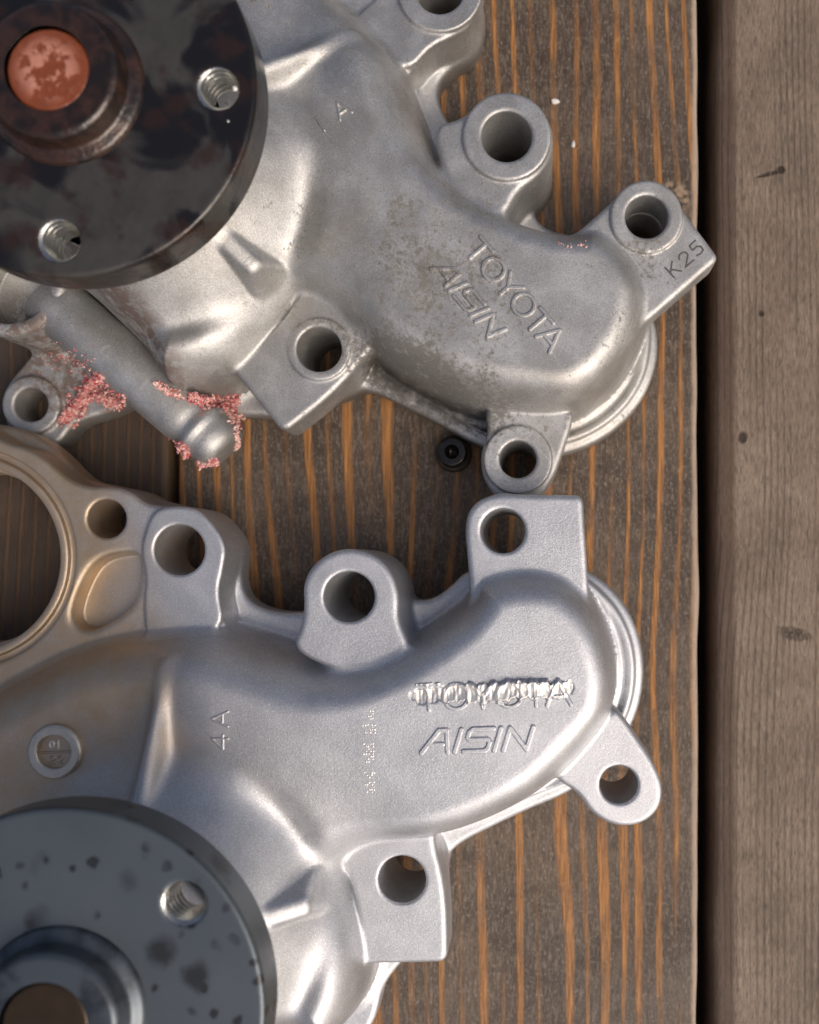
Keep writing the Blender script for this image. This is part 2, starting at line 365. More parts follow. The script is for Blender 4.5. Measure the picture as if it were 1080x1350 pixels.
def surface_nets(f, org, h):
    """numpy surface nets: (z, y, x) field -> verts (x, y, z), quads"""
    neg = f < 0; nz, ny, nx = f.shape
    cnt = np.zeros((nz - 1, ny - 1, nx - 1), np.uint8)
    for a in (0, 1):
        for b in (0, 1):
            for c in (0, 1): cnt += neg[a:nz - 1 + a, b:ny - 1 + b, c:nx - 1 + c]
    act = (cnt > 0) & (cnt < 8); K, J, I = np.nonzero(act); n = len(K)
    ids = np.full(act.shape, -1, np.int32); ids[K, J, I] = np.arange(n)
    val = {(a, b, c): f[K + a, J + b, I + c] for a in (0, 1) for b in (0, 1) for c in (0, 1)}
    S = np.zeros((n, 3), np.float64); C = np.zeros(n)
    cor = list(val)
    for p in cor:
        for ax in range(3):
            if p[ax] == 0:
                q = list(p); q[ax] = 1; q = tuple(q); a, b = val[p], val[q]; m = (a < 0) != (b < 0)
                t = np.where(m, a / np.where(m, a - b, 1), 0)
                for d in range(3): S[:, d] += np.where(m, p[d] + (t if d == ax else 0), 0)
                C += m
    S /= C[:, None]
    V = np.stack([org[0] + (I + S[:, 2]) * h, org[1] + (J + S[:, 1]) * h, org[2] + (K + S[:, 0]) * h], 1)
    Q = []
    for ax in range(3):
        sl0 = [slice(None)] * 3; sl1 = [slice(None)] * 3; sl0[ax] = slice(0, -1); sl1[ax] = slice(1, None)
        ch = neg[tuple(sl0)] != neg[tuple(sl1)]; kk = np.stack(np.nonzero(ch), 1)
        o1, o2 = [d for d in range(3) if d != ax]
        ok = (kk[:, o1] > 0) & (kk[:, o2] > 0) & (kk[:, o1] < f.shape[o1] - 1) & (kk[:, o2] < f.shape[o2] - 1); kk = kk[ok]
        e1 = np.zeros(3, int); e1[o1] = 1; e2 = np.zeros(3, int); e2[o2] = 1
        g = lambda k: ids[k[:, 0], k[:, 1], k[:, 2]]
        q = np.stack([g(kk), g(kk - e1), g(kk - e1 - e2), g(kk - e2)], 1)
        flip = neg[kk[:, 0], kk[:, 1], kk[:, 2]]
        if ax == 1: flip = ~flip
        q[flip] = q[flip][:, ::-1]; Q.append(q)
    return V, np.concatenate(Q)
def to_obj(V):            # local y-down mm -> pump object space (origin on the base under the shaft), metres
    return np.stack([V[:, 0] - FC[0], -(V[:, 1] - FC[1]), V[:, 2]], 1) * .001
def orient(V, F):
    """make the winding outward (positive signed volume)"""
    T = V[F[:, :3]]; v = np.einsum('ij,ij->i', T[:, 0], np.cross(T[:, 1], T[:, 2])).sum()
    return F if v > 0 else F[:, ::-1]

ZA, ZB, ZC, ZD, ZE = 24.0, 20.0, 20.0, 24.5, 16.0
HA, HB, HCc, HD, HE = L(663, 700, ZA), (L(816, 1035, ZB) + 0), L(530, 1160, ZC), L(460, 787, ZD), L(236, 725, ZE + 1.6)
HS = L(140, 684, ZE); RING = L(-48, 735, ZE); STAMP = L(75, 990, 25)
left_side = [pol(42, 150), pol(45, 180)]
dome_out = (LL(9, (618, 785), (634, 752), (690, 738), (744, 746), (778, 778), (800, 818), (812, 865), (812, 905), (803, 935), (780, 968), (742, 1012), (705, 1040), (655, 1066), (600, 1086), (560, 1092),
                  (515, 1094), (480, 1108), (476, 1130), (496, 1190), (504, 1250), (490, 1300), (470, 1330)) +
            UU(9, (228, 498), (188, 452), (150, 408), (110, 385)) + left_side +
            LL(12, (-90, 1150), (-110, 1010), (-60, 945), (0, 908), (60, 874), (115, 848), (175, 832), (240, 824), (300, 822), (350, 836), (392, 850)) + LL(9, (440, 862), (500, 860), (545, 838), (585, 812)))
base_out = (LL(3, (618, 750), (690, 735), (765, 745), (808, 775), (836, 818), (848, 868), (844, 920), (826, 965), (790, 1012), (746, 1042), (700, 1060), (650, 1084), (606, 1106), (586, 1130), (584, 1200), (530, 1262), (509, 1290), (502, 1325), (490, 1350)) + [(-50, 117), (-57, 114)] +
            UU(3, (208, 458), (180, 430), (140, 402)) + left_side +
            LL(3, (-110, 1150), (-200, 1000), (-250, 850), (-250, 640), (-150, 560), (-48, 560), (30, 562), (85, 590), (118, 636), (160, 640), (205, 658), (250, 668), (298, 685), (327, 718), (324, 765), (334, 792), (370, 806), (408, 806), (450, 800), (520, 800), (545, 790), (572, 790), (597, 772)))
deck_out = LL(ZE, (-48, 545), (0, 582), (45, 592), (88, 632), (118, 642), (142, 640), (168, 645), (190, 664), (215, 667), (252, 669), (274, 684), (297, 716), (292, 748), (285, 778), (292, 812), (310, 850), (280, 880), (150, 890), (0, 990), (-100, 1040), (-220, 960), (-260, 800), (-240, 640), (-150, 570))
A_out = LL(ZA, (620, 815), (619, 775), (616, 735), (612, 700), (617, 672), (638, 654), (668, 650), (710, 652), (750, 652), (769, 653), (770, 678), (773, 720), (776, 770), (779, 835), (779, 838), (770, 836), (740, 830), (680, 830))
B_out = LL(ZB, (806, 935), (816, 938), (840, 972), (864, 1008), (876, 1042), (868, 1072), (842, 1090), (808, 1090), (778, 1072), (762, 1046), (735, 1030), (735, 1020), (770, 970))
C_out = LL(ZC, (440, 1112), (480, 1080), (545, 1074), (572, 1092), (574, 1118), (583, 1150), (589, 1195), (590, 1240), (590, 1270), (562, 1271), (500, 1272), (474, 1274), (474, 1230), (464, 1165))
D_out = LL(ZD, (400, 800), (398, 770), (410, 745), (435, 727), (463, 722), (492, 730), (516, 752), (527, 785), (524, 815), (538, 846), (540, 858), (505, 880), (455, 888), (410, 872), (384, 852), (396, 826))

vol = Vol()
vol.poly(base_out, 0, 7.5, 1.6, 1.0)
vol.poly(deck_out, 0, ZE, 1.2, 1.5)
vol.poly(LL(ZE + 1.6, (192, 695), (202, 674), (218, 667), (252, 668), (272, 681), (298, 716), (294, 748), (286, 780), (296, 826), (250, 850), (192, 845), (188, 800), (192, 760), (184, 725)), 0, ZE + 1.6, .9, .7, 2)
Pb = chaikin(base_out); wb = window(-12, GX1, -10, 66); Xb, Yb = np.meshgrid(gx[wb[1]], gy[wb[0]]); sb_ = sd_poly(Pb, Xb, Yb)
vol.extr(wb, np.abs(sb_ + 3.4) - 1.0 + np.clip((10 - Xb) / 8, 0, 4), 0, 8.9, .9, 1.2)
# volute: one domed height field with a wide shoulder, rising to the bearing tower
P = chaikin(dome_out); w = window(P[:, 0].min() - 6, P[:, 0].max() + 6, P[:, 1].min() - 6, P[:, 1].max() + 6)
X, Y = np.meshgrid(gx[w[1]], gy[w[0]]); s2 = sd_poly(P, X, Y)
RR = np.hypot(X - FC[0], Y - FC[1])
sstep = lambda v, a, b: (lambda q: q * q * (3 - 2 * q))(np.clip((v - a) / (b - a), 0, 1))
hz = 31.5 - 4.0 * sstep(-X, 72, 96) + 3.0 * sstep(-X, 35, 75) * sstep(Y, 40, 70)
wid = 10 + 3.0 * sstep(-X, 30, 70) - 3 * sstep(X, 0, 20)
zf = 7.5; tt = np.clip(-s2 / wid, 0, 1); pr = np.power(1 - (1 - tt) ** 2.2, .56)
h = zf + (hz - zf) * pr
ANG = np.degrees(np.arctan2(Y - FC[1], X - FC[0]))
h = h + 19 * np.clip((40 - RR) / 20, 0, 1) ** 2 - 2.6 * np.exp(-((RR - 36.5) / 4.2) ** 2) * sstep(ANG, -62, -35) * sstep(-ANG, -110, -80)
# soft pinch where the lobe joins the chamber (the waist below the boss)
h = h - 2.2 * np.exp(-(((X + 46) / 16) ** 2 + ((Y - 66) / 14) ** 2))
h = np.where(s2 > 0, np.minimum(h, zf), h).astype(np.float32)
vol.height(w, np.maximum(s2, 0) + np.where(s2 < 0, s2, 0), h, 3.2)
# lugs and bosses
vol.poly(A_out, 15, ZA, 1.3, 1.6); vol.circ(HA, 9.5, 0, 14, .5, 2)
vol.poly(B_out, 10, ZB, 1.3, 1.6); vol.circ(HB, 8.0, 0, 14, .5, 2)
vol.poly(C_out, 9, ZC, 1.4, 1.6); vol.circ(HCc, 9.0, 0, 14, .5, 2)
vol.poly(D_out, 0, ZD, 1.4, 2.4)
# gussets of the tower
def gusset(tip, z_tip, z_root, w0, w1, k):
    v = tip - FC; ln = float(np.hypot(*v)); u = v / ln; m = ln + 4
    ww = window(FC[0] + min(0, v[0]) - 12, FC[0] + max(0, v[0]) + 12, FC[1] + min(0, v[1]) - 12, FC[1] + max(0, v[1]) + 12)
    Xg, Yg = np.meshgrid(gx[ww[1]], gy[ww[0]]); rx, ry = Xg - FC[0], Yg - FC[1]
    al = rx * u[0] + ry * u[1]; pe = np.abs(rx * -u[1] + ry * u[0]); q = np.clip((al - 18) / (ln - 18), 0, 1.3)
    top = z_root + (z_tip - z_root) * q; hw = w0 + (w1 - w0) * np.clip(q, 0, 1)
    for i in range(len(gz)):
        z = gz[i]; side = (pe - hw - .32 * np.maximum(top - z, 0)) * .93
        d = smax(smax(side, (z - top) * .9, 1.6), np.maximum(al - ln, 12 - al), 2.0); d = np.maximum(d, 15 - z)
        vol.f[i][ww] = smin(vol.f[i][ww], d.astype(np.float32), k)
R1 = L(222, 864, 27); R2 = L(416, 1186, 33)
gusset(R1, 27.5, 43, 1.6, .8, 2.5); gusset(R2, 36.0, 43, 2.2, 2.0, .9)
# pocket, ring seat, date-stamp boss
PK = LL(ZE - 2, (118, 752), (138, 734), (165, 728), (188, 728), (190, 760), (184, 795), (160, 815), (125, 834), (100, 824), (98, 800))
Pk = chaikin(PK); w = window(Pk[:, 0].min() - 6, Pk[:, 0].max() + 6, Pk[:, 1].min() - 6, Pk[:, 1].max() + 6); X, Y = np.meshgrid(gx[w[1]], gy[w[0]]); sp = sd_poly(Pk, X, Y)
for i in vol.zr(8.5, ZE, 2):
    d = np.maximum(sp + .12 * (ZE - gz[i]), 11.2 - gz[i]); vol.f[i][w] = smax(vol.f[i][w], -d.astype(np.float32), 1.5)
vol.hole(RING, 26.3, ZE - 1.6, ZE + 3, 0, .8); vol.circ(RING, 24.6, ZE - 3, ZE - .3, .5, .5); vol.hole(RING, 22.6, 10, ZE + 3, 0, .6); vol.hole(RING, 21.2, -3, ZE + 3, 0, .6)
for c, r_, z in ((HA, 5.05, ZA), (HB, 4.45, ZB), (HCc, 5.5, ZC), (HD, 5.75, ZD), (HE, 5.95, ZE + 1.6), (HS, 4.6, ZE)): vol.hole(c, r_, -3, z)

# the newer pump: date-stamp boss and the gouge ground through the upper word
new = vol.copy(); old = vol; del vol
top_new = new.top()
def hmap(tp, x, y):
    fx = np.clip((np.asarray(x) - GX0) / VX, 0, len(gx) - 2); fy = np.clip((np.asarray(y) - GY0) / VX, 0, len(gy) - 2)
    i, j = fx.astype(int), fy.astype(int); u, v = fx - i, fy - j
    return (tp[j, i] * (1 - u) + tp[j, i + 1] * u) * (1 - v) + (tp[j + 1, i] * (1 - u) + tp[j + 1, i + 1] * u) * v
zs = float(hmap(top_new, *STAMP))
STAMP = L(75, 990, zs)
G0, G1 = L(551, 917, 31), L(750, 906, 31)
def gouge(X, Y):
    """distance outside the gouge outline and depth of the scalloped groove"""
    ax, ay = G0; ex, ey = G1 - G0; ln = math.hypot(ex, ey); ex, ey = ex / ln, ey / ln
    al = (X - ax) * ex + (Y - ay) * ey; pe = -(X - ax) * ey + (Y - ay) * ex
    lob = .5 * np.sin(al * 1.1) * .25 + .3 * np.sin(al * .45 + 1)
    wd = 1.75 + .28 * np.sin(al * 2.3) + .2 * np.sin(al * 5.1 + 1) - .55 * np.clip((al - .55 * ln) / (.45 * ln), 0, 1)
    pe = pe - lob * .8
    t_ = np.clip(al, 0, ln); sd = np.hypot(al - t_, pe) - wd
    tail = np.hypot(np.maximum(np.abs(al - ln - 2.2) - 3.6, 0), pe + .25 * (al - ln)) - .32
    chat = .5 + .5 * np.sin(al * 2 * math.pi / .95 + 1.4 * np.sin(al * .8) + .35 * pe * np.sin(al * .37))
    chat2 = .5 + .5 * np.sin(al * 2 * math.pi / 2.3 + pe * 1.1)
    depth = np.clip(-sd / 1.4, 0, 1) ** .6 * (.20 + .07 * chat + .10 * chat2)
    return np.minimum(sd, tail), np.maximum(depth, .16 * np.clip(-tail / .3, 0, 1))
for i in range(len(gz)):
    pass
w = window(G0[0] - 6, G1[0] + 10, min(G0[1], G1[1]) - 6, max(G0[1], G1[1]) + 6); X, Y = np.meshgrid(gx[w[1]], gy[w[0]]); sg, dp = gouge(X, Y)
tg = top_new[w]
for i in range(len(gz)):
    if tg.min() - 3 < gz[i] < tg.max() + 2:
        dd = np.maximum(sg + .45, tg - 1.1 - gz[i]); new.f[i][w] = np.maximum(new.f[i][w], -dd.astype(np.float32))
new.circ(STAMP, 4.4, zs - 3, zs + .1, .2, .2); new.hole(STAMP, 4.4, zs + .1, zs + 3, 0, .2)

# the old pump: spot-faced rings round the holes, thermostat outlet boss, lower mounting lug
for c, r_, z, hh in ((HA, 8.6, ZA, 1.0), (HB, 8.3, ZB, 1.0), (HCc, 7.6, ZC, .8), (HD, 10.4, ZD, 1.2), (HE, 10.4, ZE, 2.6)): old.circ(c, r_, z - 3, z + hh, .4, .35)
OB = U(14, 372, 24); LUG = U(42, 534, 9)
old.poly(UU(8, (0, 532), (6, 508), (40, 468), (75, 430), (150, 400), (210, 470), (190, 520), (140, 545), (96, 556), (78, 585), (44, 592), (12, 575)), 0, 8, 1.2, 1.5)
old.circ(LUG, 7.4, 0, 9.6, .6, 1.0)
old.circ(OB, 13.0, 0, 25, 1.6, 2.5)
old.poly(UU(5, (296, 500), (335, 484), (344, 508), (308, 530)), 0, 6, 1.0, .6, 2)
for c, r_, z in ((HA, 5.05, ZA + 1), (HB, 4.45, ZB + 1), (HCc, 5.4, ZC + .8), (HD, 5.95, ZD + 1.2), (HE, 5.95, ZE + 2.6), (LUG, 4.3, 9.6)): old.hole(c, r_, -3, z)
old.hole(OB, 10.0, 13, 25, 0, .8)
top_old = old.top(); top_new = new.top()

def pump_root(name, new_):
    if new_: return empty(name, (FC[0] * .001, -FC[1] * .001, DZ * .001), 0)
    x = CT * FC[0] - ST * FC[1] + TX; y = ST * FC[0] + CT * FC[1] + TY
    return empty(name, (x * .001, -y * .001, 0), -TH)
root_new = pump_root('water_pump', True); root_old = pump_root('water_pump', False)
tag(root_new, 'clean silver cast water pump with its maker name ground off', 'water pump', 'removed water pumps lying on the deck')
tag(root_old, 'grimy used water pump with rusty hub and pink coolant crust', 'water pump', 'removed water pumps lying on the deck')
def body(v, mat, root):
    V, F = surface_nets(v.f, (GX0, GY0, GZ0), VX); V = to_obj(V); F = orient(V, F)
    return mesh_obj('body', V, F, mat, root)
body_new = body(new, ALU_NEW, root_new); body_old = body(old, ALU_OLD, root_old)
del new, old

def lathe(name, prof, mat, root, loc=(0, 0, 0), seg=96, z0=0.0):
    """prof: list of (r, z) mm from the axis at the top outwards and down"""
    V, F = [], []; n = len(prof)
    for k in range(seg):
        c, s_ = math.cos(2 * math.pi * k / seg), math.sin(2 * math.pi * k / seg)
        V += [(r_ * c * .001, r_ * s_ * .001, z * .001) for r_, z in prof]
    for k in range(seg):
        for i in range(n - 1):
            a_, b_ = k * n + i, ((k + 1) % seg) * n + i; F.append((a_, a_ + 1, b_ + 1, b_))
    o = mesh_obj(name, V, F, mat, root); o.location = tuple(v * .001 for v in loc); return o
def rnd(pts, r_=.5, n=4):
    """round the corners of an open profile"""
    out = [pts[0]]
    for a_, b_, c_ in zip(pts[:-2], pts[1:-1], pts[2:]):
        a_, b_, c_ = map(np.array, (a_, b_, c_)); la, lc = np.hypot(*(a_ - b_)), np.hypot(*(c_ - b_)); rr = min(r_, la * .45, lc * .45)
        p, q = b_ + (a_ - b_) / la * rr, b_ + (c_ - b_) / lc * rr
        for k in range(n + 1):
            t_ = k / n; out.append(tuple((1 - t_) ** 2 * p + 2 * t_ * (1 - t_) * b_ + t_ * t_ * q))
    return out + [pts[-1]]
# ------------------------------------------------------------------ lettering: raised strokes as fine relief patches that follow the casting
def arc(cx, cy, rx, ry, a0, a1, n=14):
    return [(cx + rx * math.cos(math.radians(a0 + (a1 - a0) * i / n)), cy + ry * math.sin(math.radians(a0 + (a1 - a0) * i / n))) for i in range(n + 1)]
GLY = {'T': [[(0, 1), (1, 1)], [(.5, 1), (.5, 0)]], 'O': [arc(.5, .5, .5, .5, 0, 360, 28)], 'Y': [[(0, 1), (.5, .48), (1, 1)], [(.5, .48), (.5, 0)]],
       'A': [[(0, 0), (.5, 1), (1, 0)], [(.2, .33), (.8, .33)]], 'I': [[(0, 1), (0, 0)]], 'N': [[(0, 0), (0, 1), (1, 0), (1, 1)]],
       'S': [[(1, 1), (.12, 1), (.0, .88), (.0, .62), (.12, .52), (.88, .52), (1, .4), (1, .12), (.88, 0), (0, 0)]],
       'a': [[(0, 0), (.42, 1), (.72, 1), (1, 0)], [(.26, .36), (.72, .36)]],
       '1': [[(.5, 0), (.5, 1)]], '4': [[(.72, 0), (.72, 1), (0, .3), (1, .3)]], 'K': [[(0, 0), (0, 1)], [(.85, 1), (0, .42)], [(.3, .6), (.9, 0)]],
       '2': [arc(.5, .7, .45, .3, 170, -30, 8) + [(0, 0), (1, 0)]], '0': [arc(.5, .5, .42, .5, 0, 360, 20)], '5': [[(.9, 1), (.15, 1), (.1, .58), (.6, .6), (.9, .4), (.85, .1), (.5, 0), (.05, .08)]]}
def word(name, chars, org, ang, ht, wid_, shear, sw, relief, tp, mat, root, gou=False, label=None, step=.11, sink=.10):
    """chars: (glyph, x position, glyph width) in units of the letter height; org = local mm of the baseline start"""
    c, s_ = math.cos(math.radians(ang)), math.sin(math.radians(ang)); segs = []
    xmax = max(p + g for _, p, g in chars) * ht + 1.5
    for ch, p, gw in chars:
        for st_ in GLY[ch]:
            q = [((p + a_ * gw + shear * b_) * ht, b_ * ht) for a_, b_ in st_]; segs += list(zip(q[:-1], q[1:]))
    x0, x1 = min(min(a_[0], b_[0]) for a_, b_ in segs), max(max(a_[0], b_[0]) for a_, b_ in segs)
    m = (8 if gou else 1.2); u = np.arange(x0 - m, x1 + m, step); v = np.arange(-(m if gou else 1.2), ht + (3 if gou else 1.2), step); Ug, Vg = np.meshgrid(u, v)
    d = np.full(Ug.shape, 1e9)
    for (ax, ay), (bx, by) in segs:
        ex, ey = bx - ax, by - ay; l2 = max(ex * ex + ey * ey, 1e-9); t_ = np.clip(((Ug - ax) * ex + (Vg - ay) * ey) / l2, 0, 1)
        d = np.minimum(d, np.hypot(Ug - ax - t_ * ex, Vg - ay - t_ * ey))
    d -= sw / 2
    Xl = org[0] + c * Ug + s_ * Vg; Yl = org[1] + s_ * Ug - c * Vg          # y down: letter tops point to -y
    base = hmap(tp, Xl, Yl)
    q = np.clip((.16 - d) / .36, 0, 1); rel = (relief + sink) * q * q * (3 - 2 * q) - sink
    keep = d < .34
    def emit(mask, Z, nm, mt):
        cm = mask[:-1, :-1] & mask[1:, :-1] & mask[:-1, 1:] & mask[1:, 1:]
        J, I = np.nonzero(cm); n1 = Ug.shape[1]; q4 = np.stack([J * n1 + I, J * n1 + I + 1, (J + 1) * n1 + I + 1, (J + 1) * n1 + I], 1)
        ids, inv = np.unique(q4, return_inverse=True); V = np.stack([Xl.ravel()[ids], Yl.ravel()[ids], Z.ravel()[ids]], 1)
        o = mesh_obj(nm, to_obj(V), inv.reshape(-1, 4).astype(np.int32), mt, root)
        if label: o['label'] = label
        return o
    if gou:
        # undisturbed surface under the gouge (height map taken before cutting)
        sg_, dp_ = gouge(Xl, Yl); base = hmap(TOP_UNCUT, Xl, Yl)
        emit(keep & (sg_ > -.15), base + rel, name, mat)
        Zg = np.where(sg_ < .0, base - dp_ + np.maximum(rel + sink, 0) * .55, base - .4 * np.clip(sg_, 0, 1)) + .02
        global GOUGE; GOUGE = emit(sg_ < .3, Zg, 'grinding_gouge', BARE)
    else: emit(keep, base + rel, name, mat)
TOP_UNCUT = top_new.copy()
w = window(G0[0] - 6, G1[0] + 10, min(G0[1], G1[1]) - 6, max(G0[1], G1[1]) + 6)
# plane fit over the cut so that the height map runs on across it
X, Y = np.meshgrid(gx[w[1]], gy[w[0]]); sg, _ = gouge(X, Y); ok = sg > .9
Am = np.stack([np.ones_like(X), X, Y, X * X, X * Y, Y * Y, X**3, Y**3, X*X*Y, X*Y*Y], -1).astype(np.float64); co = np.linalg.lstsq(Am[ok], TOP_UNCUT[w][ok], rcond=None)[0]
fit = Am @ co; bl = np.clip((sg - .3) / .6, 0, 1); TOP_UNCUT[w] = TOP_UNCUT[w] * bl + fit * (1 - bl)
toyota = [('T', 0, .86), ('O', 1.02, 1.0), ('Y', 2.12, .92), ('O', 3.14, 1.0), ('T', 4.24, .9), ('A', 5.12, .95)]
aisin = [('a', 0, 1.2), ('I', 1.52, 0), ('S', 1.92, 1.08), ('I', 3.32, 0), ('N', 3.74, 1.05)]
word('cast_lettering', toyota, L(552, 936, 31), -2.2, 5.5, 0, 0, .95, .34, top_new, ALU_NEW, root_new, gou=True, label='raised letters TOYOTA half ground away')
word('cast_lettering', aisin, L(556, 992, 31), -2.0, 4.8, 0, .34, 1.15, .36, top_new, ALU_NEW, root_new, label='raised slanted letters AISIN')
du = -TH
def udir(p, q, z):   # direction (deg) in local frame of an upper-photo segment
    a_, b_ = U(*p, z), U(*q, z); return math.degrees(math.atan2(b_[1] - a_[1], b_[0] - a_[0]))
word('cast_lettering', toyota, U(612, 332, 31), udir((626, 322), (722, 436), 31), 5.0, 0, 0, 1.0, .42, top_old, ALU_OLD, root_old, label='raised letters TOYOTA')
word('cast_lettering', aisin, U(569, 356, 31), udir((569, 356), (655, 458), 31), 4.2, 0, .32, 1.0, .42, top_old, ALU_OLD, root_old, label='raised slanted letters AISIN')
word('cast_mark', [('4', 0, .85), ('A', 1.35, .9)], L(304, 985, 30), -90, 3.6, 0, 0, (.6), .22, top_new, ALU_NEW, root_new, step=.08, label='thin raised mark 4A')
word('cast_mark', [('1', 0, .6), ('A', 1.5, .9)], U(425, 180, 30), udir((425, 180), (462, 155), 30), 3.6, 0, 0, (.65), .34, top_old, ALU_OLD, root_old, step=.08, label='thin raised mark 1A')
word('stamped_mark', [('K', 0, .8), ('2', 1.15, .8), ('5', 2.3, .8)], U(889, 366, ZA), udir((889, 366), (920, 338), ZA), 3.2, 0, 0, .5, .06, top_old, INK, root_old, label='dark stamped mark on the square lug', sink=.06)
# date stamp: raised ring and its figures
RINGMAT = simple('date_ring_aluminium', (.50, .46, .39), .42, .9)
ring = lathe('date_ring', rnd([(3.7, zs - 1), (3.7, zs + 1.0), (4.0, zs + 1.3), (5.6, zs + 1.3), (6.1, zs + .8), (6.1, zs - 2)], .3), RINGMAT, root_new, (STAMP[0] - FC[0], -(STAMP[1] - FC[1]), 0), 64)
word('date_figures', [('0', 0, .7), ('1', 1.0, .5)], STAMP + np.array([-1.6, -.7]), 0, 1.6, 0, 0, .38, .3, top_new, BARE, root_new, step=.08)
word('date_figures', [('2', 0, .7), ('2', 1.1, .7)], STAMP + np.array([-1.4, 2.7]), 0, 1.6, 0, 0, .35, .22, top_new, ALU_NEW, root_new, step=.08)
GLY['-'] = [[(0, 0), (1, 0)]]
word('date_bar', [('-', 0, 3.2)], STAMP + np.array([-3.2, .35]), -2, 2.0, 0, 0, .5, .35, top_new, ALU_NEW, root_new, step=.08)
# dot-peened code running up the lobe
dots = []
def dotrow(px, py, pat):
    for q, r_ in enumerate(pat.split('/')):
        for k, ch in enumerate(r_):
            if ch == 'x': dots.append((px + k * 3.1 + random.uniform(-.5, .5), py + q * 3.3 + random.uniform(-.5, .5)))
dotrow(486, 937, '.xx/..x/xx./.xx'); dotrow(479, 955, 'xxx.xx/....x./...xxx/.xxx.x'); dotrow(480, 980, 'x..xx/.xx.x/..x../.x.xx/xxx.x/...xx/..x.x/.xx..')
dotrow(481, 1018, 'x..xx/.x.x./..x..'); dotrow(481, 1031, '..xxx/xx.x./.x..x/..xxx/.x.x.')
V, F = [], []
for px, py in dots:
    p = L(px, py, 31); z = float(hmap(top_new, *p)); n0 = len(V); r_ = random.uniform(.22, .33)
    for k in range(6): V.append((p[0] + r_ * math.cos(k * math.pi / 3), p[1] + r_ * math.sin(k * math.pi / 3), z - .03))
    V.append((p[0], p[1], z + .2)); F += [(n0 + (k + 1) % 6, n0 + k, n0 + 6) for k in range(6)]
o = mesh_obj('dot_peened_code', to_obj(np.array(V)), F, BARE, root_new); o['label'] = 'pale dot-matrix code'; o['kind'] = 'stuff'

# ------------------------------------------------------------------ tower, pulley flange, hub, shaft
ZF = 65.0
def flange_mesh():
    hh = .3; xs = np.arange(-38.6, 38.6, hh, dtype=np.float32); zz = np.arange(-.9, 9.3, hh, dtype=np.float32)
    X, Y = np.meshgrid(xs, xs); R = np.hypot(X, Y); f = np.empty((len(zz), len(xs), len(xs)), np.float32)
    for i, z in enumerate(zz):
        qx, qz = R - 36.2 + .8, max(-z, z - 8) + .8
        d = np.minimum(np.maximum(qx, qz), 0) + np.hypot(np.maximum(qx, 0), max(qz, 0)) - .8
        d = smax(d, -(R - 12.0), .3)
        for k in range(4):
            cx, cy = 29.2 * math.cos(math.radians(FA + 90 * k)), 29.2 * math.sin(math.radians(FA + 90 * k))
            rx, ry = X - cx, Y - cy; rr = np.hypot(rx, ry); ph = z / 1.25 + np.arctan2(ry, rx) / (2 * math.pi)
            tri = np.abs((ph % 1) * 2 - 1); R0 = 3.25 + .55 * tri + max(0, z - 7.3) * .9 + max(0, .7 - z) * .9
            d = np.maximum(d, R0 - rr)
        f[i] = d
    V, F = surface_nets(f, (-38.6, -38.6, -.9), hh); V = V * .001; return V, orient(V, F)
# angle of the threaded holes, y up, in pump space (from the photograph of the newer pump)
hv = L(229, 1197, ZF) - FC; FA = math.degrees(math.atan2(-hv[1], hv[0]))
FV, FF = flange_mesh()
def drive(root, fl, hub, shaft, alu, off):
    ox, oy = off
    lathe('bearing_housing', rnd([(0, 58), (21, 58), (21.8, 52), (22.5, 40), (24, 30), (24, 25)], 1.5), alu, root)
    f = mesh_obj('pulley_flange', FV, FF, fl, root); f.location = (ox * .001, oy * .001, (ZF - 8) * .001)
    f.data.materials.append(THREAD)
    me = f.data; n = len(me.polygons); cen = np.empty(n * 3, np.float32); me.polygons.foreach_get('center', cen); cen = cen.reshape(-1, 3) * 1000
    idx = np.zeros(n, np.int32)
    for k in range(4):
        cx, cy = 29.2 * math.cos(math.radians(FA + 90 * k)), 29.2 * math.sin(math.radians(FA + 90 * k)); idx[(np.hypot(cen[:, 0] - cx, cen[:, 1] - cy) < 4.25) & (cen[:, 2] < 7.8) & (cen[:, 2] > .1)] = 1
    me.polygons.foreach_set('material_index', idx)
    hb = lathe('hub', rnd([(7.75, 5.0), (11.8, 5.0), (12.6, 4.3), (13.2, 1.6), (15.0, .8), (15.5, -.3), (15.5, -1)], .6), hub, root, (ox, oy, ZF))
    lathe('shaft', rnd([(0, 4.7), (7.2, 4.7), (7.75, 4.1), (7.75, -6)], .4), shaft, hb, (0, 0, 0), 64)
    return f
offu = U(83, 111, ZF) - FC; OFF_OLD = (offu[0], -offu[1])
fl_old = drive(root_old, FL_OLD, HUB_OLD, SH_OLD, ALU_OLD, OFF_OLD)
fl_new = drive(root_new, FL_NEW, HUB_NEW, SH_NEW, ALU_NEW, (.7, 0))
# align the old flange's holes with the photograph
hw = np.array(U(265, 115, ZF) - FC) - offu; fl_old.rotation_euler = (0, 0, math.radians(math.degrees(math.atan2(-hw[1], hw[0])) - FA))
imp = lathe('impeller', rnd([(0, 2), (26, 2), (26, -DZ), (0, -DZ)], .8), simple('impeller_steel', (.2, .2, .2), .45, .8), root_new)

